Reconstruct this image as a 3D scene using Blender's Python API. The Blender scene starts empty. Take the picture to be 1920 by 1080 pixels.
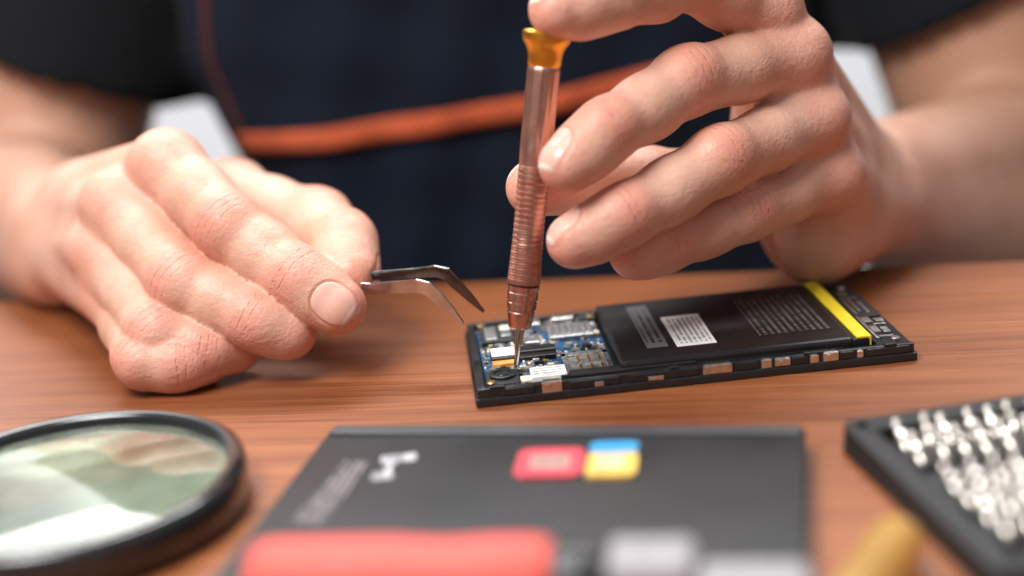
import bpy, bmesh, math, random
import numpy as np
from mathutils import Vector, Matrix
random.seed(7); np.random.seed(7)
MM=0.001
scn=bpy.context.scene
COL=bpy.context.collection
scn.view_settings.view_transform='Standard'; scn.view_settings.look='None'
scn.view_settings.exposure=0

# ------------------------------------------------------------------ helpers
def link(o,parent=None):
    COL.objects.link(o)
    if parent is not None: o.parent=parent
    return o
def thing(o,label,cat,group=None):
    o["label"]=label; o["category"]=cat
    if group: o["group"]=group
    return o
def empty(name,loc,rotz=0):
    e=bpy.data.objects.new(name,None); e.empty_display_size=.01
    e.location=[c*MM for c in loc]; e.rotation_euler=(0,0,rotz); COL.objects.link(e); return e
def mesh_obj(name,bm,mats,parent=None,smooth=False,matrix=None):
    me=bpy.data.meshes.new(name); bm.normal_update(); bm.to_mesh(me); bm.free()
    for m in (mats if isinstance(mats,(list,tuple)) else [mats]): me.materials.append(m)
    if smooth:
        me.polygons.foreach_set('use_smooth',[True]*len(me.polygons))
    o=bpy.data.objects.new(name,me); link(o,parent)
    if matrix is not None: o.matrix_local=matrix
    return o
def sharp(o,ang=35):
    me=o.data; bm=bmesh.new(); bm.from_mesh(me)
    for e in bm.edges:
        if len(e.link_faces)==2 and e.calc_face_angle(0)>math.radians(ang): e.smooth=False
    for f in bm.faces: f.smooth=True
    bm.to_mesh(me); bm.free()
def add_box(bm,x0,x1,y0,y1,z0,z1,bev=0,mi=0,rot=0):
    r=bmesh.ops.create_cube(bm,size=1)
    vs=r['verts']
    cx,cy,cz=(x0+x1)/2,(y0+y1)/2,(z0+z1)/2
    M=Matrix.Translation((cx*MM,cy*MM,cz*MM))@Matrix.Rotation(rot,4,'Z')@Matrix.Diagonal(((x1-x0)*MM,(y1-y0)*MM,(z1-z0)*MM,1))
    bmesh.ops.transform(bm,matrix=M,verts=vs)
    fs=set(f for v in vs for f in v.link_faces)
    for f in fs: f.material_index=mi
    if bev>0:
        es=list(set(e for v in vs for e in v.link_edges))
        rr=bmesh.ops.bevel(bm,geom=es,offset=bev*MM,segments=2,profile=.5,affect='EDGES')
        for f in rr['faces']: f.material_index=mi
def box(name,parent,x0,x1,y0,y1,z0,z1,mat,bev=.2,rot=0):
    bm=bmesh.new(); add_box(bm,x0,x1,y0,y1,z0,z1,bev,0,rot)
    return mesh_obj(name,bm,mat,parent)
def rounded_slab(bm,x0,x1,y0,y1,z0,z1,r,bev=.3,mi=0,seg=6):
    pts=[]
    for cx,cy,a0 in ((x1-r,y1-r,0),(x0+r,y1-r,90),(x0+r,y0+r,180),(x1-r,y0+r,270)):
        for i in range(seg+1):
            a=math.radians(a0+90*i/seg); pts.append((cx+r*math.cos(a),cy+r*math.sin(a)))
    lo=[bm.verts.new((x*MM,y*MM,z0*MM)) for x,y in pts]
    hi=[bm.verts.new((x*MM,y*MM,z1*MM)) for x,y in pts]
    n=len(pts); fs=[bm.faces.new(hi),bm.faces.new(lo[::-1])]
    top=fs[0]
    for i in range(n): fs.append(bm.faces.new((lo[i],lo[(i+1)%n],hi[(i+1)%n],hi[i])))
    for f in fs: f.material_index=mi
    if bev>0:
        rr=bmesh.ops.bevel(bm,geom=list(top.edges),offset=bev*MM,segments=3,profile=.5,affect='EDGES')
        for f in rr['faces']: f.material_index=mi
def add_lathe(bm,prof,seg=48,mi=0,matrix=None,flute=None):
    rings=[]
    for s,r in prof:
        ring=[]
        for i in range(seg):
            a=2*math.pi*i/seg; rr=r
            if flute and flute[0]<s<flute[1]: rr=r*(1-.04*(.5+.5*math.cos(a*flute[2])))
            ring.append(bm.verts.new((rr*math.cos(a)*MM,rr*math.sin(a)*MM,s*MM)))
        rings.append(ring)
    fs=[]
    for j in range(len(rings)-1):
        for i in range(seg):
            fs.append(bm.faces.new((rings[j][i],rings[j][(i+1)%seg],rings[j+1][(i+1)%seg],rings[j+1][i])))
    fs.append(bm.faces.new(rings[0][::-1])); fs.append(bm.faces.new(rings[-1]))
    for f in fs: f.material_index=mi
    if matrix is not None: bmesh.ops.transform(bm,matrix=matrix,verts=[v for r in rings for v in r])
def axis_matrix(a,b):
    a=Vector(a);b=Vector(b); q=(b-a).to_track_quat('Z','Y')
    return Matrix.Translation(a*MM)@q.to_matrix().to_4x4()

# ------------------------------------------------------------------ materials
def node(nt,t,**kw):
    n=nt.nodes.new(t)
    for k,v in kw.items(): setattr(n,k,v)
    return n
def mat(name,col,rough=.5,metal=0,var=.12,vscale=200,bump=0,bscale=800,coat=0,spec=.5,trans=0,emit=None,aniso=0,sss=0):
    m=bpy.data.materials.new(name); m.use_nodes=True; nt=m.node_tree; b=nt.nodes['Principled BSDF']
    b.inputs['Roughness'].default_value=rough; b.inputs['Metallic'].default_value=metal
    b.inputs['Specular IOR Level'].default_value=spec
    b.inputs['Coat Weight'].default_value=coat; b.inputs['Coat Roughness'].default_value=.15
    b.inputs['Transmission Weight'].default_value=trans
    tc=node(nt,'ShaderNodeTexCoord'); nz=node(nt,'ShaderNodeTexNoise'); nz.inputs['Scale'].default_value=vscale; nz.inputs['Detail'].default_value=4
    nt.links.new(tc.outputs['Object'],nz.inputs['Vector'])
    rp=node(nt,'ShaderNodeValToRGB')
    c=Vector(col)
    rp.color_ramp.elements[0].position=.3; rp.color_ramp.elements[1].position=.7
    rp.color_ramp.elements[0].color=(*(c*(1-var)),1); rp.color_ramp.elements[1].color=(*[min(1,x) for x in c*(1+var)],1)
    nt.links.new(nz.outputs['Fac'],rp.inputs['Fac']); nt.links.new(rp.outputs['Color'],b.inputs['Base Color'])
    mr=node(nt,'ShaderNodeMapRange'); mr.inputs['To Min'].default_value=max(.02,rough*.8); mr.inputs['To Max'].default_value=min(1,rough*1.2)
    nt.links.new(nz.outputs['Fac'],mr.inputs['Value']); nt.links.new(mr.outputs['Result'],b.inputs['Roughness'])
    if bump>0:
        n2=node(nt,'ShaderNodeTexNoise'); n2.inputs['Scale'].default_value=bscale; n2.inputs['Detail'].default_value=3
        nt.links.new(tc.outputs['Object'],n2.inputs['Vector'])
        bp=node(nt,'ShaderNodeBump'); bp.inputs['Strength'].default_value=bump; bp.inputs['Distance'].default_value=.0005
        nt.links.new(n2.outputs['Fac'],bp.inputs['Height']); nt.links.new(bp.outputs['Normal'],b.inputs['Normal'])
    if sss>0:
        b.inputs['Subsurface Weight'].default_value=sss; b.inputs['Subsurface Scale'].default_value=.003
    return m
def print_mat(name,base,ink,rows,cols,axis='x',rough=.45,thr=.42,m=.08):
    """small printed lines of text, too small to be read"""
    mt=mat(name,base,rough,0,.04); nt=mt.node_tree; b=nt.nodes['Principled BSDF']
    basec=b.inputs['Base Color'].links[0].from_socket
    tc=node(nt,'ShaderNodeTexCoord'); sp=node(nt,'ShaderNodeSeparateXYZ'); nt.links.new(tc.outputs['Generated'],sp.inputs[0])
    U=sp.outputs[0] if axis=='x' else sp.outputs[1]; V=sp.outputs[1] if axis=='x' else sp.outputs[0]
    def mth(op,a,bb=None,c=None):
        n=node(nt,'ShaderNodeMath',operation=op)
        for i,v in enumerate((a,bb,c)):
            if v is None: continue
            if isinstance(v,(int,float)): n.inputs[i].default_value=v
            else: nt.links.new(v,n.inputs[i])
        return n.outputs[0]
    vr=mth('MULTIPLY',V,rows); fr=mth('FRACT',vr); fl=mth('FLOOR',vr)
    line=mth('LESS_THAN',fr,.5)
    uc=mth('MULTIPLY',U,cols); 
    cb=node(nt,'ShaderNodeCombineXYZ'); nt.links.new(uc,cb.inputs[0]); nt.links.new(mth('MULTIPLY',fl,7.31),cb.inputs[1])
    nz=node(nt,'ShaderNodeTexNoise'); nz.inputs['Scale'].default_value=1; nz.inputs['Detail'].default_value=2
    nt.links.new(cb.outputs[0],nz.inputs['Vector'])
    k=mth('MULTIPLY',line,mth('GREATER_THAN',nz.outputs['Fac'],thr))
    for S in (U,V):
        k=mth('MULTIPLY',k,mth('GREATER_THAN',S,m)); k=mth('MULTIPLY',k,mth('LESS_THAN',S,1-m))
    mx=node(nt,'ShaderNodeMix',data_type='RGBA'); nt.links.new(k,mx.inputs[0]); nt.links.new(basec,mx.inputs[6]); mx.inputs[7].default_value=(*ink,1)
    nt.links.new(mx.outputs[2],b.inputs['Base Color'])
    return mt

def wood_material():
    m=bpy.data.materials.new('varnished_wood'); m.use_nodes=True; nt=m.node_tree; b=nt.nodes['Principled BSDF']
    tc=node(nt,'ShaderNodeTexCoord')
    def nz(scale,detail,rough=.5,dist=0):
        mp=node(nt,'ShaderNodeMapping'); mp.inputs['Scale'].default_value=scale
        nt.links.new(tc.outputs['Object'],mp.inputs['Vector'])
        n=node(nt,'ShaderNodeTexNoise'); n.inputs['Scale'].default_value=1; n.inputs['Detail'].default_value=detail; n.inputs['Roughness'].default_value=rough; n.inputs['Distortion'].default_value=dist
        nt.links.new(mp.outputs[0],n.inputs['Vector']); return n.outputs['Fac']
    n1=nz((6,170,60),9,.74,.8); n2=nz((12,1500,60),6,.6); n3=nz((3,18,1),3)
    r1=node(nt,'ShaderNodeValToRGB'); e=r1.color_ramp.elements
    e[0].position=.28; e[0].color=(.17,.047,.015,1); e[1].position=.74; e[1].color=(.42,.158,.056,1)
    k=r1.color_ramp.elements.new(.5); k.color=(.31,.101,.034,1)
    nt.links.new(n1,r1.inputs['Fac'])
    r2=node(nt,'ShaderNodeValToRGB'); r2.color_ramp.elements[0].position=.37; r2.color_ramp.elements[0].color=(.40,.34,.32,1); r2.color_ramp.elements[1].position=.52; r2.color_ramp.elements[1].color=(1,1,1,1)
    nt.links.new(n2,r2.inputs['Fac'])
    mx=node(nt,'ShaderNodeMix',data_type='RGBA',blend_type='MULTIPLY'); mx.inputs[0].default_value=.75
    nt.links.new(r1.outputs[0],mx.inputs[6]); nt.links.new(r2.outputs[0],mx.inputs[7])
    r3=node(nt,'ShaderNodeValToRGB'); r3.color_ramp.elements[0].position=.35; r3.color_ramp.elements[0].color=(.84,.80,.78,1); r3.color_ramp.elements[1].position=.65; r3.color_ramp.elements[1].color=(1.08,1.08,1.08,1)
    nt.links.new(n3,r3.inputs['Fac'])
    mx2=node(nt,'ShaderNodeMix',data_type='RGBA',blend_type='MULTIPLY'); mx2.inputs[0].default_value=1
    nt.links.new(mx.outputs[2],mx2.inputs[6]); nt.links.new(r3.outputs[0],mx2.inputs[7])
    nt.links.new(mx2.outputs[2],b.inputs['Base Color'])
    b.inputs['Roughness'].default_value=.42; b.inputs['Coat Weight'].default_value=.12; b.inputs['Coat Roughness'].default_value=.3
    bp=node(nt,'ShaderNodeBump'); bp.inputs['Strength'].default_value=.35; bp.inputs['Distance'].default_value=.0004
    nt.links.new(n2,bp.inputs['Height']); nt.links.new(bp.outputs['Normal'],b.inputs['Normal'])
    return m

def skin_material():
    m=bpy.data.materials.new('skin'); m.use_nodes=True; nt=m.node_tree; b=nt.nodes['Principled BSDF']
    def at(n):
        a=node(nt,'ShaderNodeAttribute'); a.attribute_name=n; return a.outputs['Fac']
    def mth(op,a,bb=None,clamp=False):
        n=node(nt,'ShaderNodeMath',operation=op); n.use_clamp=clamp
        for i,v in enumerate((a,bb)):
            if v is None: continue
            if isinstance(v,(int,float)): n.inputs[i].default_value=v
            else: nt.links.new(v,n.inputs[i])
        return n.outputs[0]
    def mix(f,a,c,bt='MIX'):
        n=node(nt,'ShaderNodeMix',data_type='RGBA',blend_type=bt)
        for i,v in ((0,f),(6,a),(7,c)):
            if isinstance(v,(int,float)): n.inputs[i].default_value=v
            elif isinstance(v,tuple): n.inputs[i].default_value=(*v,1)
            else: nt.links.new(v,n.inputs[i])
        return n.outputs[2]
    tc=node(nt,'ShaderNodeTexCoord')
    def noise(s,d=4,r=.5):
        n=node(nt,'ShaderNodeTexNoise'); n.inputs['Scale'].default_value=s; n.inputs['Detail'].default_value=d; n.inputs['Roughness'].default_value=r
        nt.links.new(tc.outputs['Object'],n.inputs['Vector']); return n.outputs['Fac']
    def rng(v,a,bb,c=0,d=1):
        n=node(nt,'ShaderNodeMapRange'); n.interpolation_type='SMOOTHSTEP'
        nt.links.new(v,n.inputs['Value'])
        for i,x in zip((1,2,3,4),(a,bb,c,d)): n.inputs[i].default_value=x
        return n.outputs['Result']
    big=noise(45,3); mid=noise(260,4,.6)
    col=mix(rng(big,.35,.65),(.69,.375,.27),(.76,.455,.345))
    # shade painted into the forearm colour, strongest on the right arm
    col=mix(mth('MULTIPLY',at('tan'),.9),col,(.48,.25,.155))
    red=mth('MULTIPLY',at('red'),rng(mid,.25,.75,.7,1.05),True)
    col=mix(mth('MULTIPLY',red,.85),col,(.74,.27,.20))
    col=mix(mth('MULTIPLY',rng(mid,.50,.75),.26),col,(.62,.27,.19))
    fs=at('fs'); km=at('km')
    w=mth('SINE',mth('ADD',mth('MULTIPLY',fs,2.3),mth('MULTIPLY',noise(200,2),3.2)))
    wl=mth('MULTIPLY',mth('MULTIPLY',rng(w,-1.0,-.5,1,0),km),rng(noise(420,2),.38,.62))
    col=mix(mth('MULTIPLY',wl,.22),col,(.52,.20,.14))
    nu=at('nu'); nw=at('nw')
    e=mth('ADD',mth('POWER',mth('ABSOLUTE',mth('DIVIDE',nu,7.0)),2.6),mth('POWER',mth('ABSOLUTE',mth('DIVIDE',nw,6.6)),2.6))
    nail=rng(e,.88,1.0,1,0)
    ring=mth('MULTIPLY',rng(e,.8,1.0),rng(e,1.0,1.45,1,0))
    col=mix(mth('MULTIPLY',ring,.5),col,(.55,.2,.14))
    ncol=mix(rng(nu,5.2,5.9),(.81,.46,.37),(.88,.74,.64))
    ncol=mix(rng(nu,-5.8,-4.0,.4,0),ncol,(.86,.62,.55))
    col=mix(nail,col,ncol)
    nt.links.new(col,b.inputs['Base Color'])
    rough=mth('ADD',mth('MULTIPLY',nail,-.2),rng(mid,.2,.8,.40,.56))
    nt.links.new(rough,b.inputs['Roughness'])
    b.inputs['Specular IOR Level'].default_value=.42
    b.inputs['Subsurface Weight'].default_value=.12; b.inputs['Subsurface Scale'].default_value=.002
    b.inputs['Subsurface Radius'].default_value=(1,.35,.2)
    vo=node(nt,'ShaderNodeTexVoronoi'); vo.inputs['Scale'].default_value=1000; nt.links.new(tc.outputs['Object'],vo.inputs['Vector'])
    mp=node(nt,'ShaderNodeMapping'); mp.inputs['Rotation'].default_value=(.3,.7,.5); mp.inputs['Scale'].default_value=(200,800,400); nt.links.new(tc.outputs['Object'],mp.inputs['Vector'])
    ln=node(nt,'ShaderNodeTexNoise'); ln.inputs['Scale'].default_value=1; ln.inputs['Detail'].default_value=3; nt.links.new(mp.outputs[0],ln.inputs['Vector'])
    h=mth('ADD',mth('MULTIPLY',vo.outputs['Distance'],.3),mth('ADD',mth('MULTIPLY',mid,.7),mth('MULTIPLY',ln.outputs['Fac'],.75)))
    inv=mth('SUBTRACT',1.0,nail)
    h=mth('MULTIPLY',h,inv)
    h=mth('SUBTRACT',h,mth('MULTIPLY',wl,.9))
    h=mth('SUBTRACT',h,mth('MULTIPLY',ring,1.0))
    h=mth('ADD',h,mth('MULTIPLY',nail,.5))
    bp=node(nt,'ShaderNodeBump'); bp.inputs['Strength'].default_value=.7; bp.inputs['Distance'].default_value=.00048
    nt.links.new(h,bp.inputs['Height']); nt.links.new(bp.outputs['Normal'],b.inputs['Normal'])
    return m

def cloth(name,col,rough=.9,sc=900):
    m=mat(name,col,rough,0,.25,60,0,spec=.25); nt=m.node_tree; b=nt.nodes['Principled BSDF']
    tc=node(nt,'ShaderNodeTexCoord'); w=node(nt,'ShaderNodeTexWave'); w.inputs['Scale'].default_value=sc; w.inputs['Distortion'].default_value=1
    w.bands_direction='DIAGONAL'
    nt.links.new(tc.outputs['Object'],w.inputs['Vector'])
    n=node(nt,'ShaderNodeTexNoise'); n.inputs['Scale'].default_value=25; nt.links.new(tc.outputs['Object'],n.inputs['Vector'])
    a=node(nt,'ShaderNodeMath',operation='MULTIPLY_ADD'); nt.links.new(n.outputs['Fac'],a.inputs[0]); a.inputs[1].default_value=12; nt.links.new(w.outputs['Fac'],a.inputs[2])
    bp=node(nt,'ShaderNodeBump'); bp.inputs['Strength'].default_value=.4; bp.inputs['Distance'].default_value=.0008
    nt.links.new(a.outputs[0],bp.inputs['Height']); nt.links.new(bp.outputs['Normal'],b.inputs['Normal'])
    b.inputs['Sheen Weight'].default_value=.04
    return m

# ------------------------------------------------------------------ camera
p=math.radians(17); r=math.radians(5)
fw=Vector((0,math.cos(p),-math.sin(p))); ri=Vector((1,0,0)); up=Vector((0,math.sin(p),math.cos(p)))
right=ri*math.cos(r)-up*math.sin(r); upv=ri*math.sin(r)+up*math.cos(r)
M=Matrix((right,upv,-fw)).transposed().to_4x4(); M.translation=Vector((0,0,.165))
cam=bpy.data.cameras.new('camera'); co=bpy.data.objects.new('camera',cam); COL.objects.link(co)
co.matrix_world=M; cam.lens=50; cam.sensor_width=36; cam.clip_start=.01; cam.clip_end=50
cam.dof.use_dof=True; cam.dof.focus_distance=.461; cam.dof.aperture_fstop=2.8
scn.camera=co

# ------------------------------------------------------------------ signed distance body
def axis(*segs):
    out=[]
    for a,b,st in segs:
        n=max(1,int(round((b-a)/st))); out+=list(a+(b-a)*np.arange(n)/n)
    out.append(segs[-1][1]); return np.array(out,dtype=np.float32)
def smin(a,b,k):
    h=np.maximum(k-np.abs(a-b),0)/k
    return np.minimum(a,b)-h*h*k*.25
class Field:
    def __init__(s,xs,ys,zs):
        s.xs,s.ys,s.zs=xs,ys,zs; s.V=np.full((len(xs),len(ys),len(zs)),60.,dtype=np.float32)
    def sl(s,lo,hi):
        r=[]
        for ax,l,h in zip((s.xs,s.ys,s.zs),lo,hi):
            r.append(slice(int(np.searchsorted(ax,l)),int(np.searchsorted(ax,h))))
        return tuple(r)
    def pts(s,sl):
        return s.xs[sl[0]][:,None,None],s.ys[sl[1]][None,:,None],s.zs[sl[2]][None,None,:]
    def cap(s,V,sl0,a,b,ra,rb,k,mode='u'):
        a=np.array(a,float);b=np.array(b,float);m=max(ra,rb)+24
        sl=s.sl(np.minimum(a,b)-m,np.maximum(a,b)+m)
        if sl0 is not None:
            sl=tuple(slice(max(q.start,w.start),min(q.stop,w.stop)) for q,w in zip(sl,sl0))
        X,Y,Z=s.pts(sl); ba=b-a; L=max(float(ba@ba),1e-6)
        px,py,pz=X-np.float32(a[0]),Y-np.float32(a[1]),Z-np.float32(a[2])
        h=np.clip((px*np.float32(ba[0])+py*np.float32(ba[1])+pz*np.float32(ba[2]))/np.float32(L),0,1)
        d=np.sqrt((px-h*np.float32(ba[0]))**2+(py-h*np.float32(ba[1]))**2+(pz-h*np.float32(ba[2]))**2)-(ra+(rb-ra)*h)
        o=(0,0,0) if sl0 is None else [w.start for w in sl0]
        t=tuple(slice(q.start-c,q.stop-c) for q,c in zip(sl,o))
        if mode=='u': V[t]=smin(V[t],d,k)
        else: V[t]=np.maximum(V[t],-d)
def surface_nets(V,xs,ys,zs,smooth=2,lam=.5):
    ins=V<0
    nx,ny,nz=V.shape
    cnt=np.zeros((nx-1,ny-1,nz-1),np.int8)
    for i in (0,1):
        for j in (0,1):
            for k in (0,1): cnt+=ins[i:nx-1+i,j:ny-1+j,k:nz-1+k]
    act=(cnt>0)&(cnt<8); idx=np.argwhere(act); del cnt
    cid=np.full(act.shape,-1,np.int32); cid[act]=np.arange(len(idx))
    C={}
    for i in (0,1):
        for j in (0,1):
            for k in (0,1): C[i,j,k]=V[idx[:,0]+i,idx[:,1]+j,idx[:,2]+k].astype(np.float64)
    acc=np.zeros((len(idx),3)); n=np.zeros(len(idx))
    for c in list(C):
        for ax in range(3):
            if c[ax]==0:
                d=list(c); d[ax]=1; d=tuple(d); a,b=C[c],C[d]; cr=(a<0)!=(b<0)
                t=np.where(cr,a/np.where(cr,a-b,1),0)
                pos=np.array(c,float)[None,:].repeat(len(idx),0); pos[:,ax]=t
                acc+=pos*cr[:,None]; n+=cr
    loc=acc/n[:,None]; P=np.zeros_like(loc)
    for ax,A in enumerate((xs,ys,zs)):
        A=A.astype(float); i=idx[:,ax]; P[:,ax]=A[i]+(A[i+1]-A[i])*loc[:,ax]
    Q=[]
    for ax in range(3):
        s0=[slice(None)]*3; s1=[slice(None)]*3; s0[ax]=slice(0,-1); s1[ax]=slice(1,None)
        a=ins[tuple(s0)]; b=ins[tuple(s1)]; e=np.argwhere(a!=b)
        o1,o2=(ax+1)%3,(ax+2)%3
        ok=(e[:,o1]>0)&(e[:,o2]>0)&(e[:,o1]<V.shape[o1]-1)&(e[:,o2]<V.shape[o2]-1); e=e[ok]
        flip=ins[e[:,0],e[:,1],e[:,2]]
        def g(d1,d2):
            q=e.copy(); q[:,o1]+=d1; q[:,o2]+=d2; return cid[q[:,0],q[:,1],q[:,2]]
        q=np.stack([g(-1,-1),g(0,-1),g(0,0),g(-1,0)],1)
        q[~flip]=q[~flip][:,::-1]
        Q.append(q)
    Q=np.concatenate(Q); 
    for it in range(smooth):
        S=np.zeros_like(P); W=np.zeros(len(P))
        for a in range(4):
            b=(a+1)%4
            for ax in range(3):
                S[:,ax]+=np.bincount(Q[:,a],P[Q[:,b],ax],len(P))+np.bincount(Q[:,b],P[Q[:,a],ax],len(P))
            W+=np.bincount(Q[:,a],minlength=len(P))+np.bincount(Q[:,b],minlength=len(P))
        W[W==0]=1; P=P+(S/W[:,None]-P)*lam
    return P,Q
def mesh_np(name,P,Q,m,parent=None):
    me=bpy.data.meshes.new(name)
    me.vertices.add(len(P)); me.vertices.foreach_set('co',(P*MM).astype(np.float32).ravel())
    me.loops.add(Q.size); me.loops.foreach_set('vertex_index',Q.astype(np.int32).ravel())
    me.polygons.add(len(Q)); me.polygons.foreach_set('loop_start',np.arange(0,Q.size,4,dtype=np.int32)); 
    me.polygons.foreach_set('use_smooth',np.ones(len(Q),bool))
    me.update(calc_edges=True); me.validate(); me.materials.append(m)
    o=bpy.data.objects.new(name,me); link(o,parent); return o

TC=(5.,790.); TR=(171.,95.)
def waist(x,z): return 1-(.0023 if x<TC[0] else 0)*min(max(80-z,0),90)
def front_y(x,off=0):
    q=min(.985,abs((x-TC[0])/(TR[0]+off*.6)))
    return TC[1]-(TR[1]+off)*(1-q**3)**(1/3)

xs=axis((-330,-172,3),(-172,-38,.9),(-38,0,3),(0,160,.9),(160,345,3))
ys=axis((415,540,.9),(540,600,1.6),(600,905,4))
zs=axis((-110,0,4),(0,140,.9),(140,330,5))
F=Field(xs,ys,zs); V=F.V
X,Y,Z=F.pts((slice(0,len(xs)),slice(0,len(ys)),slice(0,len(zs))))
WZ=1-np.where(X<TC[0],.0023,0)*np.clip(80-Z,0,90)
qa=(np.abs((X-TC[0])/(TR[0]-6)/WZ)**3+np.abs((Y-TC[1])/(TR[1]-6))**3)**(1/3)
V[:]=np.minimum(V,(qa-1)*80+0*Z)
LEl=(-248,735,0); LSh=(-156,800,300); REl=(266,700,-18); RSh=(188,800,300)
F.cap(V,None,LEl,LSh,49,58,10); F.cap(V,None,REl,RSh,52,58,10)
F.cap(V,None,(-181,570,36),(-250,720,14),19,40,10); F.cap(V,None,(-186,571,19),(-256,730,-6),19,40,14)
F.cap(V,None,(148,553,31),(264,690,-4),20,43,10); F.cap(V,None,(150,551,17),(268,692,-28),20,43,14)
F.cap(V,None,(150,549,12),(205,605,-14),18,32,10)
LM=dict(index=(-118,500,68.5),middle=(-138,500,56),ring=(-145.5,499,39.5),little=(-144,496,24))
LB=dict(index=(-170,562,48),middle=(-176,566,40),ring=(-181,568,30),little=(-182,568,23))
RM=dict(index=(92,482,106),middle=(101,481,91),ring=(107,480,69),little=(113,483,48))
RB=dict(index=(134,541,44),middle=(139,545,37),ring=(143,546,28),little=(144,543,20))
for D,B in ((LM,LB),(RM,RB)):
    for kx in D: F.cap(V,None,B[kx],D[kx],13.5,11.6 if kx!='little' else 10.4,6)
for D,dv in ((LM,(-.62,-.62,.48)),(RM,(.75,-.45,.45))):
    for kx in D:
        c=np.array(D[kx])+np.array(dv)*4.2; F.cap(V,None,c,c+np.array((0,.5,0)),8.6,8.6,5)
F.cap(V,None,(-174,556,26),(-146,512,20),15,12,10)
F.cap(V,None,(-165,560,40),(-112,528,44),15,12,12)
F.cap(V,None,(-125,508,58),(-112,525,46),9,9,10)
F.cap(V,None,(-125,503,56),(-114,494,48),9.6,8.2,6)     # webs between the finger roots
F.cap(V,None,(-139,501,44),(-131,490,36),9.6,7.8,6)
F.cap(V,None,(-143,498,29),(-137,485,23),8.6,7.6,6)
F.cap(V,None,(138,532,20),(112,498,20),18,16,12)
F.cap(V,None,(130,536,34),(98,508,42),16,13,12)
F.cap(V,None,(92,486,98),(92,505,52),8,10,10)
F.cap(V,None,(104,490,80),(104,500,50),9,12,10)
F.cap(V,None,(104,482,80),(95,476,76),8.5,7.5,6)
F.cap(V,None,(110,483,58),(101,476,54),8.5,7.5,6)
F.cap(V,None,(118,500,40),(104,497,28),14,12,10)
G0=V.copy()
fingers=[]
def finger(pts,rad,dors,nail=None,k=6,kk=3.5):
    pts=[np.array(q,float) for q in pts]
    lo=np.min(pts,0)-34; hi=np.max(pts,0)+34; sl=F.sl(lo,hi)
    L=np.full(tuple(q.stop-q.start for q in sl),60.,np.float32)
    for i in range(len(pts)-1):
        a,b=pts[i],pts[i+1]; mid_=(a+b)/2; rm=(rad[i]+rad[i+1])/2*(.955 if i<len(pts)-2 else 1.0)
        F.cap(L,sl,a,mid_,rad[i]*.985,rm,kk); F.cap(L,sl,mid_,b,rm,rad[i+1],kk)
    dors=np.array(dors,float); nail=dors if nail is None else np.array(nail,float)
    for i in range(1,len(pts)-1):
        ax=pts[i+1]-pts[i-1]; ax/=np.linalg.norm(ax); dd=dors-ax*(dors@ax); dd/=np.linalg.norm(dd)
        q=pts[i]+dd*rad[i]*.34; F.cap(L,sl,q-ax*2.2,q+ax*2.2,rad[i]*.76,rad[i]*.76,4)
        mseg=(pts[i]+pts[i+1])/2; q=mseg-dd*rad[i]*.22; F.cap(L,sl,q-ax*3,q+ax*3,rad[i]*.82,rad[i]*.82,4)
    V[sl]=np.minimum(V[sl],smin(G0[sl],L,k))
    fingers.append((pts,rad,dors,nail))
# hand with the tweezers
finger([LM['index'],(-95,475,50.5),(-71.5,460,34.5),(-58.5,453,25.5)],[12.8,11.7,10.6,9.8],(0,-.92,.38))
finger([LM['middle'],(-112,469,34),(-86,457,22),(-76,456,17)],[12.2,11.5,10.4,9.2],(-.3,-.8,.5),(.5,.3,.8))
finger([LM['ring'],(-121,461.5,19),(-106,459,12.8),(-96,464,11)],[11.3,10.6,9.5,8.6],(-.3,-.8,.5),(.6,.5,-.6))
finger([LM['little'],(-126,457,11),(-113,455,9.9),(-104,461,9.6)],[10.4,9.8,9.0,8.2],(-.3,-.8,.5),(.6,.5,-.6))
finger([(-160,562,43),(-104,533,48),(-69,503,42),(-58,483,39),(-53.5,468.5,32)],[14,13.5,12.2,11.0,9.4],(.5,.5,.7),(.5,.85,.1),10)
# hand with the screwdriver
finger([RM['index'],(64,463,123),(40,446,119.5),(21,437.5,118)],[12,11,9.8,8.8],(-.3,-.3,.9),(-.2,.3,.9))
finger([RM['middle'],(61,453,90),(33,434,80),(20,426,72.5)],[12,11.0,9.8,8.9],(.2,-.6,.8),(0,.12,.98))
finger([RM['ring'],(70,448,64.5),(37,431,53.5),(20.5,427,48)],[11.4,10.8,9.7,8.8],(.2,-.6,.8),(0,.12,.98))
finger([RM['little'],(79,457,44.5),(52,446,39.5),(40,441,38)],[10.6,9.8,8.8,8.0],(.2,-.6,.8),(-.2,.6,.8))
finger([(128,532,34),(95,507,42),(50,478,53),(10,452.5,60)],[15,13,11.2,9.3],(-.2,.85,.4),None,10)
V[0]=V[-1]=9; V[:,0]=V[:,-1]=9; V[:,:,0]=V[:,:,-1]=9
P,Q=surface_nets(V,xs,ys,zs,3,.42)
skin=skin_material()
person=mesh_np('person',P,Q,skin)
thing(person,"person in dark shirt and navy apron repairing an opened phone","person")
me=person.data
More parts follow.
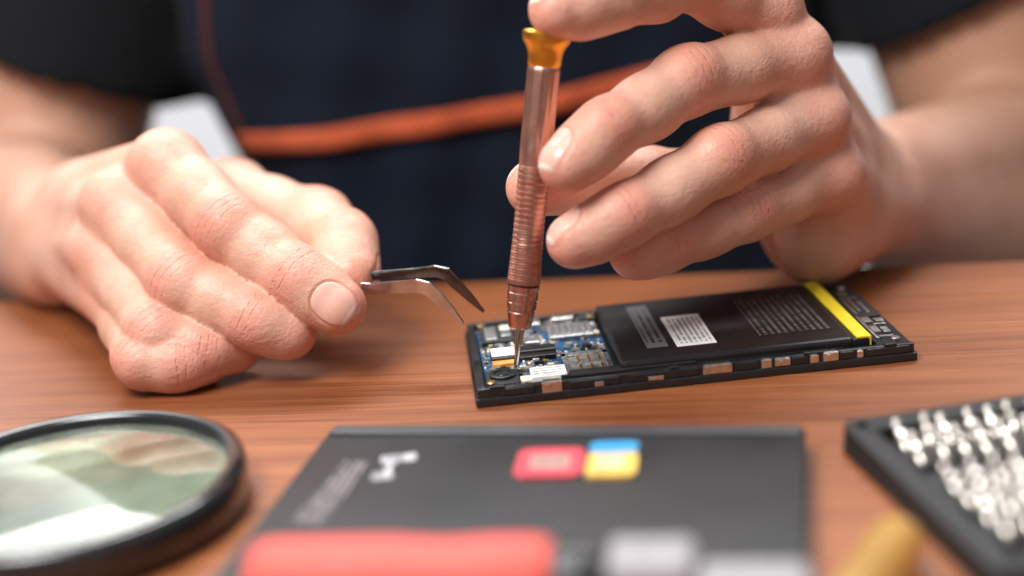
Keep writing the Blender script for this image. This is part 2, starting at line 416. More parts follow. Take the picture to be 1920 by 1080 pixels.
if len(me.vertices)==len(P):
    N=len(P); best=np.full(N,1e9); fs=np.full(N,50.); km=np.zeros(N); nu=np.full(N,90.); nw=np.full(N,90.); red=np.zeros(N)
    Nrm=np.zeros(N*3); me.vertices.foreach_get('normal',Nrm); Nrm=Nrm.reshape(-1,3)
    for pts,rad,dors,nl in fingers:
        d=np.full(N,1e9)
        for i in range(len(pts)-1):
            a,b=pts[i],pts[i+1]; ba=b-a; h=np.clip((P-a)@ba/(ba@ba),0,1)
            d=np.minimum(d,np.linalg.norm(P-a-h[:,None]*ba,axis=1)-(rad[i]+(rad[i+1]-rad[i])*h))
        sel=(d<best)&(d<4); best[sel]=d[sel]
        fss=np.full(N,50.); kms=np.zeros(N); rds=np.zeros(N)
        for i in range(1,len(pts)-1):
            ax=pts[i+1]-pts[i-1]; ax/=np.linalg.norm(ax); s=(P-pts[i])@ax
            cl=np.abs(s)<np.abs(fss); fss=np.where(cl,s,fss)
            dd=dors-ax*(dors@ax); dd/=np.linalg.norm(dd)
            f=np.clip((Nrm@dd)*1.3+.15,0,1); w=5. if i==1 else 3.
            near=np.linalg.norm(P-pts[i],axis=1)<rad[i]*2
            kms=np.maximum(kms,np.exp(-(s/w)**2)*f*near); rds=np.maximum(rds,np.exp(-(s/8)**2)*(f*.85)*near)
        ax=pts[-1]-pts[-2]; ax/=np.linalg.norm(ax); dd=nl-ax*(nl@ax); dd/=np.linalg.norm(dd); ww=np.cross(ax,dd)
        c=pts[-1]+ax*1.2; rel=P-c; on=(rel@dd>1)&(np.linalg.norm(rel,axis=1)<17)
        td=np.linalg.norm(P-pts[-1]-ax*5,axis=1); rds=np.maximum(rds,np.exp(-(td/12)**2)*.9)
        fs[sel]=fss[sel]; km[sel]=kms[sel]; red[sel]=rds[sel]
        nu[sel]=np.where(on,rel@ax,90)[sel]; nw[sel]=np.where(on,rel@ww,90)[sel]
    for D in (LM,RM):
        for kx in D:
            dd=np.linalg.norm(P-np.array(D[kx]),axis=1); red=np.maximum(red,np.exp(-((dd-9)/9)**2)*.55)
    arm_shade=np.clip((P[:,1]-540)/75,0,1); arm_shade=arm_shade*arm_shade*(3-2*arm_shade)*np.where(P[:,0]>0,1.0,.6)  # painted arm shade, grows with depth, weaker on the left
    for n,a in (('fs',fs),('km',km),('nu',nu),('nw',nw),('red',red),('tan',arm_shade)):
        at=me.attributes.new(n,'FLOAT','POINT'); at.data.foreach_set('value',a.astype(np.float32))
del V,G0,F

# t-shirt
shirt_m=cloth('dark_shirt_cotton',(.005,.007,.010))
F=Field(axis((-345,345,5)),axis((620,915,5)),axis((-110,325,5))); V=F.V
X,Y,Z=F.pts((slice(0,len(F.xs)),slice(0,len(F.ys)),slice(0,len(F.zs))))
WZ=1-np.where(X<TC[0],.0023,0)*np.clip(80-Z,0,90)
qa=(np.abs((X-TC[0])/TR[0]/WZ)**3+np.abs((Y-TC[1])/TR[1])**3)**(1/3)
fold=2.5*np.sin(X*.06+Z*.11)*np.sin(Z*.05+Y*.04)
V[:]=np.minimum(V,(qa-1)*80+fold)
S=np.full_like(V,60.)
def lerp(a,b,t): return tuple(a[i]+(b[i]-a[i])*t for i in range(3))
F.cap(S,None,lerp(LEl,LSh,.1),LSh,66,72,12); F.cap(S,None,lerp(REl,RSh,.1),RSh,64,72,12)
hem=np.where(X<0,(71-(X+203)*.48)-Z,(57+(X-190)*.47)-Z)+1.5*np.sin(X*.09)
S=np.maximum(S,hem)
V[:]=smin(V,S,14)
for a,b in ((LEl,LSh),(REl,RSh)):
    F.cap(V,None,a,lerp(a,b,.6),55,60,1,'s')
V[0]=V[-1]=9; V[:,0]=V[:,-1]=9; V[:,:,0]=V[:,:,-1]=9
P2,Q2=surface_nets(V,F.xs,F.ys,F.zs,2,.5)
shirt=mesh_np('t_shirt',P2,Q2,shirt_m,person); shirt["label"]="dark short-sleeved cotton t-shirt"

# apron
apron_m=cloth('navy_apron_cloth',(.0032,.008,.020)); trim_m=cloth('orange_piping',(.60,.115,.045)); trim_d=cloth('dim_orange_stitching',(.085,.024,.022))
def sheet(name,u0,u1,v0,v1,nu_,nv_,fn,m,parent,thick=1.2):
    bm=bmesh.new(); g=[]
    for j in range(nv_+1):
        row=[]
        for i in range(nu_+1):
            q=fn(u0+(u1-u0)*i/nu_,v0+(v1-v0)*j/nv_); row.append(bm.verts.new([c*MM for c in q]))
        g.append(row)
    for j in range(nv_):
        for i in range(nu_): bm.faces.new((g[j][i],g[j][i+1],g[j+1][i+1],g[j+1][i]))
    o=mesh_obj(name,bm,m,parent,True)
    md=o.modifiers.new('s','SOLIDIFY'); md.thickness=thick*MM; md.offset=0
    return o
def wr(x,z): return 3.0*math.sin(x*.045+z*.02)+1.6*math.sin(x*.11-z*.05+1)+1.0*math.sin(z*.13+x*.03)
def ap(x,z,o=0): return (TC[0]+(x-TC[0])*waist(x,z),front_y(x,6)-3.5-wr(x,z)-o,z)
apron=sheet('apron',-152,162,-105,318,60,70,lambda x,z:ap(x,z),apron_m,person); apron["label"]="navy apron with orange piped pocket"
def pline(x):
    t=(x+131)/210.; return 38+ 5*t+12*t*t
pocket=sheet('pocket',-138,118,0,1,50,30,lambda x,t:ap(x,pline(x)+t*(200-pline(x)),2.6),apron_m,apron)
trim=sheet('pocket_trim',-143,118,-1,1,60,3,lambda x,t:ap(x,pline(x)+t*(4.9+.8*(x+131)/210),4.6),trim_m,apron); trim["label"]="orange piping along the pocket edge"
trim2=sheet('pocket_trim',-1,1,0,1,3,40,lambda x,t:ap(-140+8*t+x*2.0,38+t*160,4.2),trim_d,apron)

# ------------------------------------------------------------------ table and wall
wood=wood_material()
ta=math.radians(-9.5)
tab=empty('table',(0,551,0),ta)
thing(tab,"varnished orange-brown wooden work table with visible grain","table")
bm=bmesh.new(); add_box(bm,-700,700,-760,0,-28,0,2.0,0)
top=mesh_obj('table_top',bm,wood,tab,False)
wallm=mat('white_painted_wall',(.80,.81,.84),.9,0,.03,3)
bm=bmesh.new(); add_box(bm,-2500,2500,2200,2240,-900,1800,0,0); w=mesh_obj('wall',bm,wallm); w["kind"]="structure"

# ------------------------------------------------------------------ phone
blackp=mat('black_plastic',(.016,.016,.018),.34,0,.2,300,.15,1500)
blackm=mat('black_matte',(.012,.012,.013),.55,0,.2,300,.2,2500)
battm=mat('battery_film',(.010,.0095,.010),.42,0,.15,120,.12,600)
silver=mat('dull_silver',(.72,.70,.67),.3,1,.15,500,.15,900)
silv2=mat('tin_shield',(.55,.55,.54),.36,1,.25,700,.3,900)
gold=mat('gold_contact',(.85,.55,.2),.3,1,.1,500)
pcbm=mat('blue_board',(.008,.085,.21),.35,0,.5,700,.3,1800,coat=.3)
white=print_mat('printed_white_label',(.84,.84,.83),(.30,.30,.31),8,11,'y')
white2=print_mat('white_chip_label',(.86,.86,.85),(.42,.42,.44),4,6,'x')
greyl=print_mat('printed_grey_label',(.13,.13,.135),(.03,.03,.03),3,20,'y',m=.1)
inkm=print_mat('faint_battery_print',(.010,.0095,.010),(.10,.095,.09),11,34,'y',.5,.46,.02)
yel=mat('yellow_tape',(.88,.68,.03),.5,0,.06)
orange=mat('copper_flex',(.70,.30,.07),.45,0,.2,500)
brown=mat('capacitor_brown',(.48,.34,.22),.5,0,.2)
cream=mat('ceramic_cream',(.76,.72,.62),.5,0,.15)
dkchip=mat('chip_black',(.02,.02,.022),.3,0,.2)

ph=empty('smartphone',(-13.8,414.8,0),math.radians(3.3))
thing(ph,"opened black smartphone with battery and blue circuit board exposed","smartphone")
bm=bmesh.new()
rounded_slab(bm,0,140,0,68,.6,2.6,2.5,.3,0)
add_box(bm,.3,139.7,.3,2.4,2.4,5.9,.4,0); add_box(bm,.3,139.7,65.6,67.7,2.4,5.9,.4,0)
add_box(bm,.3,3.0,2.2,65.8,2.4,5.8,.4,0); add_box(bm,128.8,139.7,2.2,65.8,2.4,5.2,.4,0)
add_box(bm,-.5,140.5,-.6,.8,.1,2.9,.5,0); add_box(bm,-.5,140.5,67.3,68.6,.1,2.9,.5,0)
add_box(bm,-.6,.5,0,68,.1,2.9,.5,0)
add_box(bm,139.5,140.6,0,68,.1,2.9,.5,0)
for x0,x1 in ((8,18),(29,45),(48,70),(82,89),(100,105),(115.5,120),(124,138)): add_box(bm,x0,x1,-.25,.9,3.1,5.5,.25,0)
for x0,x1 in ((4,9),(61,64),(104,112),(130,134)): add_box(bm,x0,x1,.1,2.0,5.7,6.5,.2,0)
frame=mesh_obj('frame',bm,blackp,ph)
for x0,x1,z0,z1 in ((20.5,26.8,2.6,6.3),(71.5,80.8,3.0,5.9),(54,59,3.0,4.4),(37,40,3.0,4.6),(90.2,93.5,3.0,5.8),(94.5,99.5,3.2,5.6),(105.8,108.6,3.0,5.6),(110,115,3.0,5.9),(121,123,3.1,5.4)):
    bm=bmesh.new(); add_box(bm,x0,x1,-.45,.6,z0,z1,.25,0); add_box(bm,x0+.5,x1-.5,-.2,1.7,z1-.3,z1+.25,.1,0)
    if x1-x0>4: add_box(bm,x0+1.2,x0+2.4,-.75,-.3,z0+.6,z1-.5,.1,0)
    mesh_obj('side_clip',bm,silver,ph)
bm=bmesh.new(); add_box(bm,46.5,121.4,3.4,64.6,2.7,8.6,1.2,0); add_box(bm,120.8,126.5,3.6,64.4,2.7,8.0,.5,0); add_box(bm,50,118,2.9,3.8,4.2,6.0,.2,0)
bat=mesh_obj('battery',bm,battm,ph)
bm=bmesh.new(); add_box(bm,56.5,63.5,14,58,8.6,8.72,0,0); mesh_obj('grey_label',bm,greyl,bat)
bm=bmesh.new(); add_box(bm,66,79,12.5,43,8.6,8.75,0,0); mesh_obj('white_label',bm,white,bat)
bm=bmesh.new(); add_box(bm,93,118,14,54,8.6,8.67,0,0); mesh_obj('printed_text',bm,inkm,bat)
bm=bmesh.new(); add_box(bm,122.2,126.2,3.8,64.2,8.0,8.75,.15,0); add_box(bm,126.0,127.0,3.8,64.2,5.4,8.6,.1,0); mesh_obj('yellow_tape',bm,yel,bat)
bm=bmesh.new()
add_box(bm,129.5,138.5,30,62,5.2,5.9,.2,0); mesh_obj('antenna_cover',bm,blackm,ph)
bm=bmesh.new()
for (a,b,c,d) in ((130,131,8,30),(131.2,136,9,10.2),(131.2,133.5,14,20),(134.2,136.5,13,18),(133.5,137.5,21,22.2),(131.2,134,24,29),(135,138,24,27),(131,132,33,48),(133,134,36,52),(135.5,136.5,34,46),(131,137,50,51),(132,135,54,58)):
    add_box(bm,a,b,c,d,5.1,6.05,.05,0)
mesh_obj('metal_contacts',bm,silv2,ph)
for (sx,sy_) in ((135.5,6.2),(134.8,61.8),(5.0,5.0),(5.2,62.5),(44,61)):
    bm=bmesh.new(); add_lathe(bm,[(5.0,1.5),(6.2,1.5),(6.45,1.2),(6.45,.6),(6.0,.5)],20,0); 
    s=mesh_obj('screw',bm,silver if sx>100 else gold,ph); s.location=(sx*MM,sy_*MM,0)
bm=bmesh.new()
add_box(bm,3.4,45.5,3.0,65,2.7,3.9,.1,0)
random.seed(11)
blk=[(17.5,29.8,5,15),(29,45,8,27),(27,43,43,57),(6,15,24,36),(15,27,27,37),(4,14,5,17),(5,16,45,62)]
def hit(x,y,m=.3): return any(a-m<x<b+m and c-m<y<d+m for a,b,c,d in blk)
for i in range(1300):
    x=random.uniform(4,44.5); y=random.uniform(3.6,64)
    if hit(x,y): continue
    if 28<x<46 and 26<y<44 and random.random()<.4: continue
    t=random.random(); ro=random.choice((0,math.pi/2))
    if t<.55: w_,l_,h_=.5,1.0,.45; mi=random.choice((1,2,2,4,4,3))
    elif t<.85: w_,l_,h_=.8,1.5,.8; mi=random.choice((1,2,6,4,2,5))
    elif t<.96: w_,l_,h_=1.4,2.1,.9; mi=random.choice((2,3,4,2,6,5))
    else: w_,l_,h_=2.4,3.0,1.0; mi=random.choice((5,7))
    add_box(bm,x-w_/2,x+w_/2,y-l_/2,y+l_/2,3.8,3.9+h_+random.uniform(0,.05),0,mi,ro)
    if mi==1: add_box(bm,x-w_/2-.15,x+w_/2+.15,y-l_/2*.4,y+l_/2*.4,3.8,3.97+h_,0,2,ro)
board=mesh_obj('circuit_board',bm,[pcbm,brown,silver,dkchip,cream,dkchip,gold,silv2],ph)
def part(name,boxes,ms,parent=board):
    bm=bmesh.new()
    for bx in boxes: add_box(bm,*bx)
    return mesh_obj(name,bm,ms,parent)
sl=[(29.5,44.5,8.5,26,3.9,5.0,.2,0),(29.3,44.7,23.5,26.5,4.9,5.6,.1,0),(29.3,31,8.5,26,4.9,5.6,.1,0),(43,44.7,8.5,26,4.9,5.6,.1,0),(34,35,10,24,4.9,5.35,.1,1),(37.5,38.5,10,24,4.9,5.35,.1,1),(41,41.8,10,24,4.9,5.35,.1,1),(31,43,15.5,17,4.9,5.5,.1,0)]
part('sim_card_slot',sl,[silv2,gold])
sh=[(27.5,43,43.5,57,3.9,5.6,.3,0)]
for i in range(6): sh.append((29+i*2.3,30.2+i*2.3,45.5,55,5.5,5.75,.05,1))
part('metal_shield',sh,[silv2,silver])
part('white_label_chip',[(18,29.3,5.4,14.5,3.9,6.2,.2,0)],[white2])
part('flex_connector',[(15,28,27,30,3.9,5.5,.2,0),(14.5,28.5,31.5,37,3.9,6.0,.3,0),(15.5,27.5,30,31.5,3.9,4.9,.05,1)],[dkchip,gold])
part('white_sticker_module',[(6.5,15,26,36,3.9,6.4,.3,0),(6.8,14.7,27.6,35.6,6.4,6.55,0,1),(6.6,14.9,22.5,26,3.9,5.6,.2,2)],[dkchip,white2,orange])
part('copper_pad',[(30,34,3.6,7.0,3.9,5.4,.3,0)],[orange])
part('battery_connector',[(40,45.6,58,64,3.9,6.2,.3,0)],[blackm])
part('speaker_module',[(4.5,16,45,62,3.9,5.8,.5,0),(6,10,47,60,5.7,6.1,.2,1),(11.5,15,49,53,5.7,6.2,.2,1),(11.5,15,55,60,5.7,6.3,.2,2)],[blackm,silv2,cream])
part('metal_bracket',[(18,26,58,64,3.9,6.3,.3,0),(30,38,60,64.5,3.9,6.6,.3,0),(19,24,40,45,3.9,5.9,.2,0)],[silver])
bm=bmesh.new(); add_box(bm,3.6,14.5,4.5,17.5,3.9,5.6,.5,0)
camo=mesh_obj('camera_module',bm,[blackm],board)
bm=bmesh.new(); add_lathe(bm,[(5.5,4.3),(6.5,4.3),(6.6,4.0),(6.6,2.9),(6.1,2.7),(6.1,1.6),(6.3,1.4),(6.3,.01)],32,0); o=mesh_obj('camera_lens',bm,blackp,camo); o.location=(9*MM,11.5*MM,0)
bm=bmesh.new(); add_lathe(bm,[(3.9,2.6),(5.0,2.6),(5.1,2.4),(5.1,1.7),(5.2,1.6),(5.2,.01)],24,0); o=mesh_obj('round_contact',bm,cream,board); o.location=(16.2*MM,8.5*MM,0)
bm=bmesh.new()
for i in range(9): add_box(bm,4.6+i*1.35,5.3+i*1.35,2.9,4.2,3.9,5.2,.05,0)
mesh_obj('gold_contact_row',bm,gold,board)
bm=bmesh.new(); add_box(bm,27,70,2.6,3.6,5.4,6.8,.2,0); add_box(bm,30,48,2.2,7.6,6.2,6.5,.1,0); mesh_obj('ribbon_cable',bm,blackm,ph)

# ------------------------------------------------------------------ precision screwdriver
copper=mat('copper_anodised',(.62,.34,.265),.40,1,.06,200,.05,900)
copp2=mat('polished_copper',(.72,.45,.38),.26,1,.05,200)
goldm=mat('gold_anodised',(.85,.42,.06),.36,1,.06,200)
steel=mat('polished_steel',(.66,.64,.62),.2,1,.1,400)
dark=mat('dark_ring',(.03,.015,.012),.4,.3,.1)
def sy(y): return (685-y)/640*107.6
Md=axis_matrix((-1,431,6.4),(18,441.2,113))
sd=bpy.data.objects.new('precision_screwdriver',None); sd.empty_display_size=.01; COL.objects.link(sd); sd.matrix_world=Md
thing(sd,"copper precision screwdriver with gold swivel cap standing on circuit board","screwdriver")
def lp(name,prof,m,flute=None,seg=64):
    bm=bmesh.new(); add_lathe(bm,prof,seg,0,None,flute); o=mesh_obj(name,bm,m,sd,True); sharp(o,40); return o
lp('blade',[(0,.45),(1.2,.8),(sy(640),1.0),(sy(638),1.55),(sy(606),1.75),(sy(600),1.75)],steel,None,24)
lp('collar',[(sy(607),2.9),(sy(604),3.6),(sy(575),4.5),(sy(573),4.2),(sy(570),4.2),(sy(568),4.7),(sy(556),4.8),(sy(554),4.4),(sy(551),4.4),(sy(549),4.95),(sy(537),5.05),(sy(535),4.7),(sy(532),4.7),(sy(530),5.1),(sy(523),5.15)],copp2)
lp('groove_ring',[(sy(523),4.7),(sy(519),4.7)],dark)
prof=[(sy(519),5.25)]
s=sy(515)
while s<sy(300):
    base=5.35-.55*math.sin(min(1,(s-sy(515))/(sy(330)-sy(515)))*math.pi)*.6-.25*(s-sy(515))/(sy(300)-sy(515))
    prof+= [(s,base),(s+.9,base),(s+1.05,base-.22),(s+1.55,base-.22),(s+1.7,base)]; s+=1.75
prof+=[(sy(296),5.0),(sy(280),5.05),(sy(262),5.15),(sy(255),5.15)]
for i in range(1,12): prof.append((sy(255-i*12),5.15))
prof+=[(sy(116),5.15),(sy(112),4.8)]
lp('handle',prof,copper,(sy(258),sy(122),14),112)
lp('swivel_cap',[(sy(113),4.8),(sy(108),5.2),(sy(95),5.3),(sy(84),5.6),(sy(74),6.4),(sy(67),7.3),(sy(60),7.6),(sy(50),7.6),(sy(46),6.9)],goldm)

# ------------------------------------------------------------------ tweezers
twm=mat('tweezer_steel',(.18,.175,.175),.2,1,.15,300,.05,800); tws=mat('tweezer_bright_steel',(.62,.61,.60),.2,1,.15,300,.05,800)  # same steel in a dark and a lit tone, reflection painted in
tw=empty('tweezers',(-48,462,31),0)
thing(tw,"bent-tip steel tweezers pinched between thumb and index finger","tweezers")
def strip(name,pts,wid,wdir,th,m):
    bm=bmesh.new(); org=Vector((-48,462,31)); rings=[]
    P_=[Vector(q)-org for q in pts]
    for i,q in enumerate(P_):
        t=(P_[min(i+1,len(P_)-1)]-P_[max(i-1,0)]).normalized(); w=Vector(wdir); w=(w-t*w.dot(t)).normalized(); n=t.cross(w).normalized()
        a=wid[i]/2; h=th/2
        rings.append([bm.verts.new(v*MM) for v in (q+w*a+n*h,q-w*a+n*h,q-w*a-n*h,q+w*a-n*h)])
    for j in range(len(rings)-1):
        for i in range(4): bm.faces.new((rings[j][i],rings[j][(i+1)%4],rings[j+1][(i+1)%4],rings[j+1][i]))
    bm.faces.new(rings[0][::-1]); bm.faces.new(rings[-1])
    bmesh.ops.recalc_face_normals(bm,faces=bm.faces)
    bmesh.ops.bevel(bm,geom=list(bm.edges),offset=.1*MM,segments=1,affect='EDGES')
    return mesh_obj(name,bm,m,tw)
strip('arm',[(-96,484,34),(-70,472,33),(-48,462.5,32.2),(-32,458,33.2),(-25,456,33.8),(-21.5,455,32.8),(-19,454,30),(-14,452,24.5),(-10,450,20)],[5,5,3.2,3.6,4.4,5.2,4.8,3.2,.8],(.25,-.35,.9),.9,twm)
strip('arm',[(-96,482,31),(-70,468,30),(-47,459,28.8),(-36,454,30.0),(-31,451.5,30.6),(-28,450.5,29.8),(-25,449.5,27),(-20.5,447.5,22),(-17,446,17.8)],[5,5,4.0,4.6,5.0,5.2,4.8,3.0,.8],(.25,-.2,.95),.9,tws)

# ------------------------------------------------------------------ phone back cover + cards
coverm=mat('black_cover',(.011,.011,.013),.5,0,.25,40,.1,500,coat=.03)
ridgem=mat('grey_edge',(.055,.057,.063),.4,0,.15,60)
cov=empty('phone_back_cover',(-56,391,0),math.radians(-12.7))
thing(cov,"black phone back cover with grey edge lying on table","phone cover")
bm=bmesh.new(); rounded_slab(bm,0,136.5,-112,0,0.2,7.6,2.5,1.2,0); o=mesh_obj('cover_panel',bm,coverm,cov,True); sharp(o,50)
bm=bmesh.new(); add_box(bm,1,135.5,-6.5,-.6,7.2,8.5,.6,0); mesh_obj('edge_strip',bm,ridgem,cov)
silk=mat('white_print',(.40,.40,.42),.5,0,.6,250); silk2=print_mat('grey_print',(.03,.03,.034),(.22,.18,.19),5,9,'y',.5,.45,.0)
bm=bmesh.new(); add_box(bm,21.5,26.5,-26,-20.5,7.62,7.75,0,0,.3); add_box(bm,26.8,31,-24,-19,7.62,7.76,0,0,.3); add_box(bm,22,27.5,-36,-31.5,7.62,7.75,0,0,.2); add_box(bm,24.5,26,-32,-25,7.62,7.74,0,0,.1); mesh_obj('white_print',bm,silk,cov)
bm=bmesh.new(); add_box(bm,10,18,-62,-24,7.62,7.7,0,0,-.05); mesh_obj('grey_print',bm,silk2,cov)
chipm=print_mat('card_chip',(.50,.30,.27),(.25,.16,.14),4,3,'x',.35,.3)
redm=mat('red_card',(.66,.07,.10),.4,0,.08); bluem=mat('blue_card',(.03,.30,.58),.4); yelm=mat('yellow_card',(.78,.50,.10),.4)
c1=empty('sim_card',(6,350.5,7.6),math.radians(-9))
thing(c1,"red sim card with pale chip lying on black cover","sim card","loose sim cards")
bm=bmesh.new(); rounded_slab(bm,-9,9,-9,9,.05,1.0,3,.2,0); mesh_obj('card_body',bm,redm,c1)
bm=bmesh.new(); rounded_slab(bm,-5.2,5.4,-5.0,4.2,1.0,1.15,1.5,0,0); mesh_obj('chip',bm,chipm,c1)
c2=empty('sim_card',(22.6,348.5,7.6),math.radians(-9))
thing(c2,"blue and yellow sim card beside red card on cover","sim card","loose sim cards")
bm=bmesh.new(); rounded_slab(bm,-6.6,6.8,-10.5,4.6,.05,1.2,2.5,.2,0); mesh_obj('card_body',bm,yelm,c2)
bm=bmesh.new(); rounded_slab(bm,-6.6,6.8,3.7,11.5,.05,1.25,2.5,.2,0); mesh_obj('card_top',bm,bluem,c2)
bm=bmesh.new(); rounded_slab(bm,-4.2,3.6,-6.5,2.5,1.2,1.35,1.2,0,0); mesh_obj('chip',bm,mat('pale_chip',(.62,.48,.33),.35),c2)

# ------------------------------------------------------------------ red handled tool
redh=mat('red_handle_plastic',(.80,.10,.075),.6,0,.06,60,sss=.1); grey=mat('grey_plastic_shank',(.30,.285,.30),.5,0,.1)
kn=bpy.data.objects.new('craft_knife',None); COL.objects.link(kn); kn.matrix_world=axis_matrix((-62,279,17.6),(62,258,17.6))
thing(kn,"red handled craft knife with black collar and flat grey blade holder","craft knife")
def kp(name,prof,m,sq=None):
    bm=bmesh.new(); add_lathe(bm,prof,40)
    if sq: bmesh.ops.scale(bm,vec=sq,verts=bm.verts)
    o=mesh_obj(name,bm,m,kn,True); sharp(o,40); return o
kp('handle',[(0,6),(1.2,8.5),(4,9.6),(30,10.0),(44,9.2),(52,9.8),(62,9.8),(66,9.0)],redh)
kp('collar',[(66,7.6),(67,8.2),(76,8.0),(78,7.0)],blackp)
bm=bmesh.new()
add_box(bm,-8,8,-8,7,78,96,1.5,0); add_box(bm,-8.5,4.0,-8.5,3.0,95.5,119,1.0,0)
mesh_obj('blade_holder',bm,grey,kn)

# ------------------------------------------------------------------ yellow tool
yh=mat('yellow_translucent_plastic',(.92,.60,.16),.35,0,.06,60,trans=.7)
yt=bpy.data.objects.new('yellow_screwdriver',None); COL.objects.link(yt); yt.matrix_world=axis_matrix((85,297,6.3),(59,256,7.2))
thing(yt,"short yellow plastic handled screwdriver lying on the table","screwdriver")
bm=bmesh.new(); add_lathe(bm,[(-.5,3.0),(0.5,5.0),(3,6.1),(12,6.0),(18,5.4),(24,6.1),(44,6.1),(49,4)],30,0,None,(3,40,6)); mesh_obj('handle',bm,yh,yt,True)
bm=bmesh.new(); add_lathe(bm,[(49,1.5),(70,1.4),(73,.5)],16); mesh_obj('shaft',bm,steel,yt,True)

# ------------------------------------------------------------------ magnifying glass
mg=empty('magnifying_glass',(-126,359,0),math.radians(18))
thing(mg,"round magnifying glass with thick black rim lying on table","magnifying glass")
bm=bmesh.new()
prof=[(43.6,3),(43.6,11.5),(44.4,12.8),(46.5,13.2),(48.3,12.2),(49,9.5),(49,3),(48,.8),(45,.3),(44,1)]
seg=96; R_=[]
for i in range(seg):
    a=2*math.pi*i/seg; R_.append([bm.verts.new((r_*math.cos(a)*MM,r_*math.sin(a)*MM,z_*MM)) for r_,z_ in prof])
for i in range(seg):
    for j in range(len(prof)): bm.faces.new((R_[i][j],R_[(i+1)%seg][j],R_[(i+1)%seg][(j+1)%len(prof)],R_[i][(j+1)%len(prof)]))
bmesh.ops.recalc_face_normals(bm,faces=bm.faces)
rim=mesh_obj('rim',bm,mat('glossy_black_rim',(.018,.019,.021),.18,0,.15,200,coat=.5),mg,True)
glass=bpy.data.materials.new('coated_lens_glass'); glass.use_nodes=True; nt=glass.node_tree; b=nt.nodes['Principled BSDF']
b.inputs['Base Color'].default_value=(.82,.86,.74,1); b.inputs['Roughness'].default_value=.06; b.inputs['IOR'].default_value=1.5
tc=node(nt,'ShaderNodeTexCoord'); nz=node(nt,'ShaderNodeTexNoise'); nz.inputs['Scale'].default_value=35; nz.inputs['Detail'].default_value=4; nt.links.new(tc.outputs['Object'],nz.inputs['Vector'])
mr=node(nt,'ShaderNodeMapRange'); mr.inputs['From Min'].default_value=.35; mr.inputs['From Max'].default_value=.65; mr.inputs['To Min'].default_value=1.0; mr.inputs['To Max'].default_value=.82; nt.links.new(nz.outputs['Fac'],mr.inputs['Value']); nt.links.new(mr.outputs[0],b.inputs['Transmission Weight'])  # patchy pale diffuse share paints window reflections into the lens
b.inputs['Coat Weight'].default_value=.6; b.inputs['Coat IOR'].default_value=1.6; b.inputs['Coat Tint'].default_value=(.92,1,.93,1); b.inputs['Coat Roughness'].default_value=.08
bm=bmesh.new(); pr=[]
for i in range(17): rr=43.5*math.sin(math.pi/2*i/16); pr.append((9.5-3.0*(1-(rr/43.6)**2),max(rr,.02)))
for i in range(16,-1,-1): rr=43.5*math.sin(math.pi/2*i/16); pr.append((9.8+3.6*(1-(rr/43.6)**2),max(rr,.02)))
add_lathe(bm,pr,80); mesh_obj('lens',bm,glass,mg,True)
bm=bmesh.new(); add_lathe(bm,[(0,4),(3,5.5),(12,5),(16,7),(60,9),(95,8.5),(100,5)],32,0,Matrix.Translation((-.0485,0,.0092))@Matrix.Rotation(-math.pi/2,4,'Y')); mesh_obj('handle',bm,blackp,mg,True)

# ------------------------------------------------------------------ bit case with driver bits
cs=empty('driver_bit_case',(86,363,0),math.radians(8))
thing(cs,"open black plastic tray holding rows of silver screwdriver bits","bit case")
bm=bmesh.new()
rounded_slab(bm,0,130,-92,0,.2,3.0,6,.3,0)
add_box(bm,0.4,8,-90,-3,2.8,8,1.5,0); add_box(bm,124,129.6,-90,-3,2.8,8,1.5,0)
add_box(bm,2,128,-9.5,-.3,2.8,8,1.5,0); add_box(bm,2,128,-91.7,-85.5,2.8,8,1.5,0)
for yy in (-24,-50,-68): add_box(bm,8,124,yy-4,yy+4,2.8,5.0,1.0,0)
mesh_obj('tray',bm,blackm,cs)
bitm=mat('chrome_vanadium_bit',(.52,.49,.45),.24,1,.25,300,.1,700)
bm=bmesh.new(); add_lathe(bm,[(0,1.7),(.6,2.2),(6.5,2.2),(7.3,1.5),(8.3,1.5),(9,1.9),(10.6,1.9),(11.6,1.2)],12)
bme=bpy.data.meshes.new('driver_bit'); bm.to_mesh(bme); bm.free(); bme.materials.append(bitm)
bme.polygons.foreach_set('use_smooth',[True]*len(bme.polygons))
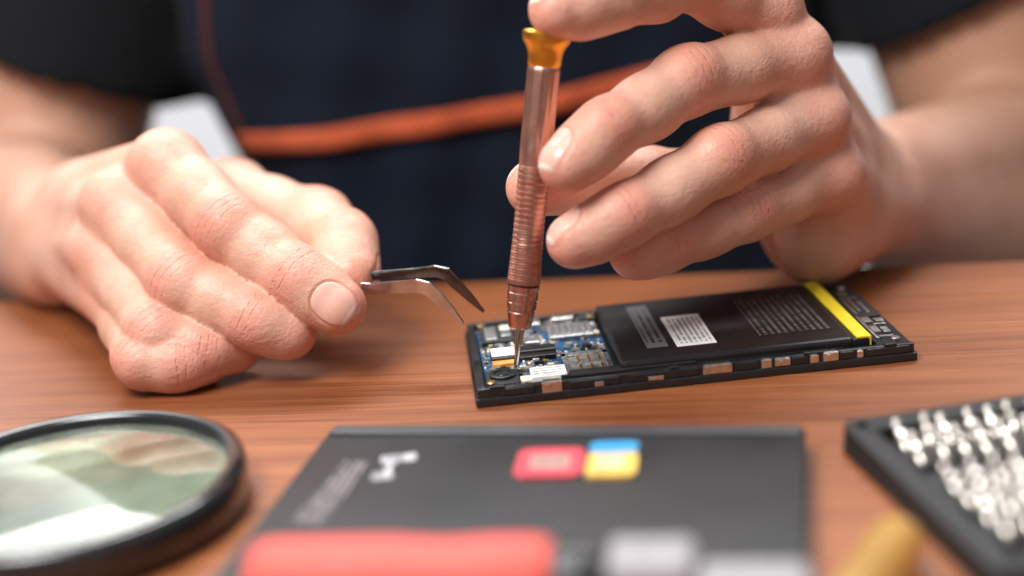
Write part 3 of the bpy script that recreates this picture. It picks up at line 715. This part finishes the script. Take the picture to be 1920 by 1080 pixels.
csM=Matrix.Translation((.086,.363,0))@Matrix.Rotation(math.radians(8),4,'Z')
for row,(yy,n) in enumerate(((-20,18),(-29,18),(-49,18),(-57,18),(-65,18),(-74,10))):
    for i in range(n):
        if random.random()<.05: continue
        o=bpy.data.objects.new('driver_bit',bme); COL.objects.link(o)
        x=13+i*6.2+random.uniform(-.4,.4)
        o.matrix_world=csM@Matrix.Translation((x*MM,yy*MM,3.4*MM))@Matrix.Rotation(math.radians(random.uniform(-8,8)),4,'Z')@Matrix.Rotation(math.radians(-54+random.uniform(-6,6)),4,'X')
        thing(o,"small silver hex screwdriver bit standing in black tray","screwdriver bit","driver bits in the tray")

# ------------------------------------------------------------------ light
w=bpy.data.worlds.new('World'); scn.world=w; w.use_nodes=True; nt=w.node_tree; bg=nt.nodes['Background']
tc=node(nt,'ShaderNodeTexCoord'); sp=node(nt,'ShaderNodeSeparateXYZ'); nt.links.new(tc.outputs['Generated'],sp.inputs[0])
rp=node(nt,'ShaderNodeValToRGB'); rp.color_ramp.elements[0].position=0; rp.color_ramp.elements[0].color=(.27,.25,.25,1); rp.color_ramp.elements[1].position=.8; rp.color_ramp.elements[1].color=(.97,.96,.98,1)
nt.links.new(sp.outputs[2],rp.inputs['Fac']); nt.links.new(rp.outputs['Color'],bg.inputs['Color']); bg.inputs['Strength'].default_value=.37
def area(name,loc,tgt,size,en,col):
    l=bpy.data.lights.new(name,'AREA'); l.shape='RECTANGLE'; l.size=size[0]; l.size_y=size[1]; l.energy=en; l.color=col
    o=bpy.data.objects.new(name,l); COL.objects.link(o); o.location=loc
    o.rotation_euler=(Vector(tgt)-Vector(loc)).to_track_quat('-Z','Y').to_euler(); return o
area('window_light',(-.32,.12,.74),(0,.45,.03),(.40,.40),10.2,(1,.98,.955))
area('room_light',(-.45,1.35,1.0),(0,.45,0),(.45,.45),3.8,(1,.98,.96))
area('wall_light',(0,1.4,1.5),(0,2.2,.0),(1.5,.6),70,(1,1,1))  # added unseen lamp that only brightens the wall behind the torso
